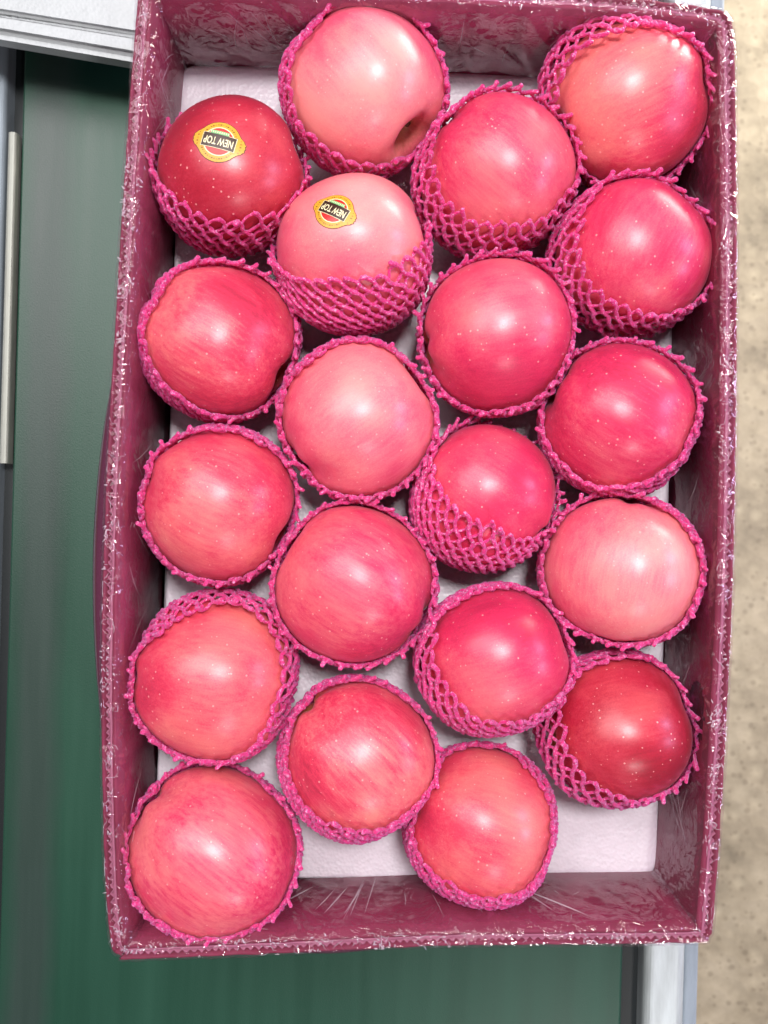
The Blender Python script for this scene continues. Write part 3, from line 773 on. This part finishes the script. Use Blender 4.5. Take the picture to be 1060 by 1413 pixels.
    knobV, knobF = [], []
    th = np.linspace(0, 2*np.pi, 6, endpoint=False)
    for q in range(N):
        tdir = tipT[q]/np.linalg.norm(tipT[q])+tipD[q]*random.uniform(0.1, 0.9)+rng.normal(0, .22, 3); tdir /= np.linalg.norm(tdir)
        L = random.uniform(0.0018, 0.0048); r0 = random.uniform(0.0012, 0.0017)
        bx = np.cross(tdir, tipD[q]); bx /= np.linalg.norm(bx)+1e-9; by = np.cross(bx, tdir)
        rings = [(-0.0012, 0.8), (0.0, 1.05), (L*0.5, 0.9), (L, 0.95), (L+0.0007, 0.45)]
        b0 = base
        for (l, s_) in rings:
            jr = 1+rng.normal(0, .12, 6)
            knobV.append(tips[q]+tdir*l + (np.cos(th)*r0*s_*jr)[:, None]*bx + (np.sin(th)*r0*s_*jr)[:, None]*by)
        for rI in range(4):
            for s_ in range(6):
                knobF.append([b0+rI*6+s_, b0+rI*6+(s_+1) % 6, b0+(rI+1)*6+(s_+1) % 6, b0+(rI+1)*6+s_])
        knobF.append([b0+24, b0+25, b0+26, b0+27]); knobF.append([b0+24, b0+27, b0+28, b0+29])
        base += 30
    parts_V.append(np.concatenate(knobV)); parts_F.append(np.array(knobF))
    Vn = np.concatenate(parts_V)-np.array(c)
    o = np_obj('foam_net', Vn, np.concatenate(parts_F), net_m)
    o.location = c
    tag(o, N_LAB[i], 'foam net', 'pink foam nets round the apples')

# ------------------------------------------------------------------ stickers
m_yel = mat_plain('sticker_yellow', (0.78, 0.36, 0.03), 0.35)
m_olive = mat_plain('sticker_olive', (0.22, 0.12, 0.01), 0.35)
m_edge = mat_plain('sticker_edge', (0.10, 0.035, 0.01), 0.5)
m_sred = mat_plain('sticker_red', (0.60, 0.02, 0.02), 0.3)
m_brown = mat_plain('sticker_brown', (0.045, 0.015, 0.008), 0.35)
m_cream = mat_plain('sticker_cream', (0.90, 0.80, 0.50), 0.35)
m_green = mat_plain('sticker_green', (0.20, 0.50, 0.20), 0.35)
bpy.context.view_layer.update()
def sticker(A, px, py, rotdeg, sw):
    o = A['o']; deps = bpy.context.evaluated_depsgraph_get()
    bvh = BVHTree.FromObject(o, deps); mw = o.matrix_world; mi = mw.inverted()
    org = Vector((0, 0, CZ)); d = (P(px, py, 0)-org).normalized()
    hit = bvh.ray_cast(mi @ org, (mi.to_3x3() @ d).normalized())
    hp, hn = mw @ hit[0], (mw.to_3x3() @ hit[1]).normalized()
    X = Vector((1, 0, 0)); X = (X-hn*X.dot(hn)).normalized(); Y = hn.cross(X)
    a = math.radians(rotdeg); U = X*math.cos(a)+Y*math.sin(a); W = -X*math.sin(a)+Y*math.cos(a)
    def proj(u, v, off):
        p = hp+U*u+W*v+hn*0.02
        h = bvh.ray_cast(mi @ p, (mi.to_3x3() @ (-hn)).normalized())
        q = mw @ h[0] if h[0] else p-hn*0.02
        n2 = (mw.to_3x3() @ h[1]).normalized() if h[0] else hn
        return q+n2*off
    parent = None
    def build(name, verts, faces, m, off, par_):
        V = [proj(u*sw, v*sw, off) for u, v in verts]
        ob = mesh_obj(name, V, faces, m, smooth=True)
        ob.parent = par_
        if par_ is o: ob.matrix_parent_inverse = mw.inverted()
        return ob
    def disc(fn, rings=7, seg=96, inner=0.0):
        V, F = [], []
        for r in range(rings+1):
            s = inner+(1-inner)*r/rings
            for k in range(seg):
                x, y = fn(2*math.pi*k/seg); V.append((x*s, y*s))
        for r in range(rings):
            for k in range(seg):
                F.append((r*seg+k, r*seg+(k+1) % seg, (r+1)*seg+(k+1) % seg, (r+1)*seg+k))
        return V, F
    def rect(x0, x1, y0, y1, nx=16, ny=4, skew=0.0):
        V = [(x0+(x1-x0)*i/nx, y0+(y1-y0)*j/ny+skew*(x0+(x1-x0)*i/nx)) for i in range(nx+1) for j in range(ny+1)]
        F = [(i*(ny+1)+j, (i+1)*(ny+1)+j, (i+1)*(ny+1)+j+1, i*(ny+1)+j+1) for i in range(nx) for j in range(ny)]
        return V, F
    def outline(th, k=1.0):
        x, y = math.cos(th), math.sin(th)
        r = 0.80*k
        wing = math.exp(-(y/0.40)**4)
        rr = r*(1+0.0) ; X_ = x*0.84*k; Y_ = y*0.80*k
        X_ += math.copysign(1, x)*wing*0.19*k*(1+0.10*math.cos(y*38))*(1 if abs(x) > 0.3 else 0)
        return X_, Y_
    st = build('sticker', *disc(lambda t: outline(t, 1.035), 7, 160), m_edge, 0.00012, o)
    build('face', *disc(outline, 7, 160), m_yel, 0.00022, st)
    ring = lambda r: (lambda t: (r*math.cos(t)*1.03, r*math.sin(t)*0.97))
    # olive dots round the ring, like tiny ornament marks
    Vd, Fd = [], []
    for k in range(44):
        th = 2*math.pi*k/44
        if abs(math.sin(th)) < 0.30: rad_ = 0.86
        else: rad_ = 0.69
        cx, cy = rad_*math.cos(th), rad_*math.sin(th); b = len(Vd); e = 0.022+0.01*((k*5) % 3)
        Vd += [(cx-e, cy-e*0.7), (cx+e, cy-e*0.5), (cx+e*0.8, cy+e*0.7), (cx-e*0.7, cy+e*0.5)]; Fd.append((b, b+1, b+2, b+3))
    build('ornament', Vd, Fd, m_olive, 0.00030, st)
    build('red_rim', *disc(ring(0.60), 2, 72, 0.9), m_cream, 0.00030, st)
    build('red_disc', *disc(ring(0.56), 6, 72), m_sred, 0.00034, st)
    build('band_border', *rect(-0.68, 0.68, -0.285, 0.295), m_cream, 0.00045, st)
    build('band', *rect(-0.655, 0.655, -0.265, 0.275), m_brown, 0.00054, st)
    build('green_ribbon', *rect(-0.34, 0.40, -0.40, -0.265, 14, 3), m_green, 0.00062, st)
    Vd, Fd = [], []
    for k in range(9):
        cx = -0.33+0.085*k; b = len(Vd)
        Vd += [(cx+0.02, -0.37), (cx+0.05, -0.365), (cx+0.045, -0.295), (cx+0.005, -0.305)]; Fd.append((b, b+1, b+2, b+3))
    build('small_lettering', Vd, Fd, m_cream, 0.00070, st)
    cu = bpy.data.curves.new('lettering', 'FONT'); cu.body = 'NEW TOP'; cu.size = 0.42; cu.align_x = 'CENTER'; cu.align_y = 'CENTER'
    cu.offset = 0.008; cu.resolution_u = 3
    to = bpy.data.objects.new('lettering', cu); col.objects.link(to); bpy.context.view_layer.update()
    me = bpy.data.meshes.new_from_object(to.evaluated_get(bpy.context.evaluated_depsgraph_get()))
    bpy.data.objects.remove(to); bpy.data.curves.remove(cu)
    vs = np.array([tuple(v_.co) for v_ in me.vertices]); wd = vs[:, 0].max()-vs[:, 0].min()
    fs = [tuple(p.vertices) for p in me.polygons]; bpy.data.meshes.remove(me)
    k = 1.16/wd
    build('lettering', [(x*k, y*1.0+0.01) for x, y, _ in vs], fs, m_cream, 0.00072, st)
sticker(apples[1], 302, 195, 165, 0.0142)
sticker(apples[4], 461, 290, 148, 0.0128)
for i in range(20):
    for j in range(i):
        dd = (apples[i]['c']-apples[j]['c']).length - apples[i]['R']-apples[j]['R']
        if dd < 0.004: print('close', j+1, i+1, round(dd*1000, 1))
print('verts', sum(len(o.data.polygons) for o in sc.objects if o.type == 'MESH'))
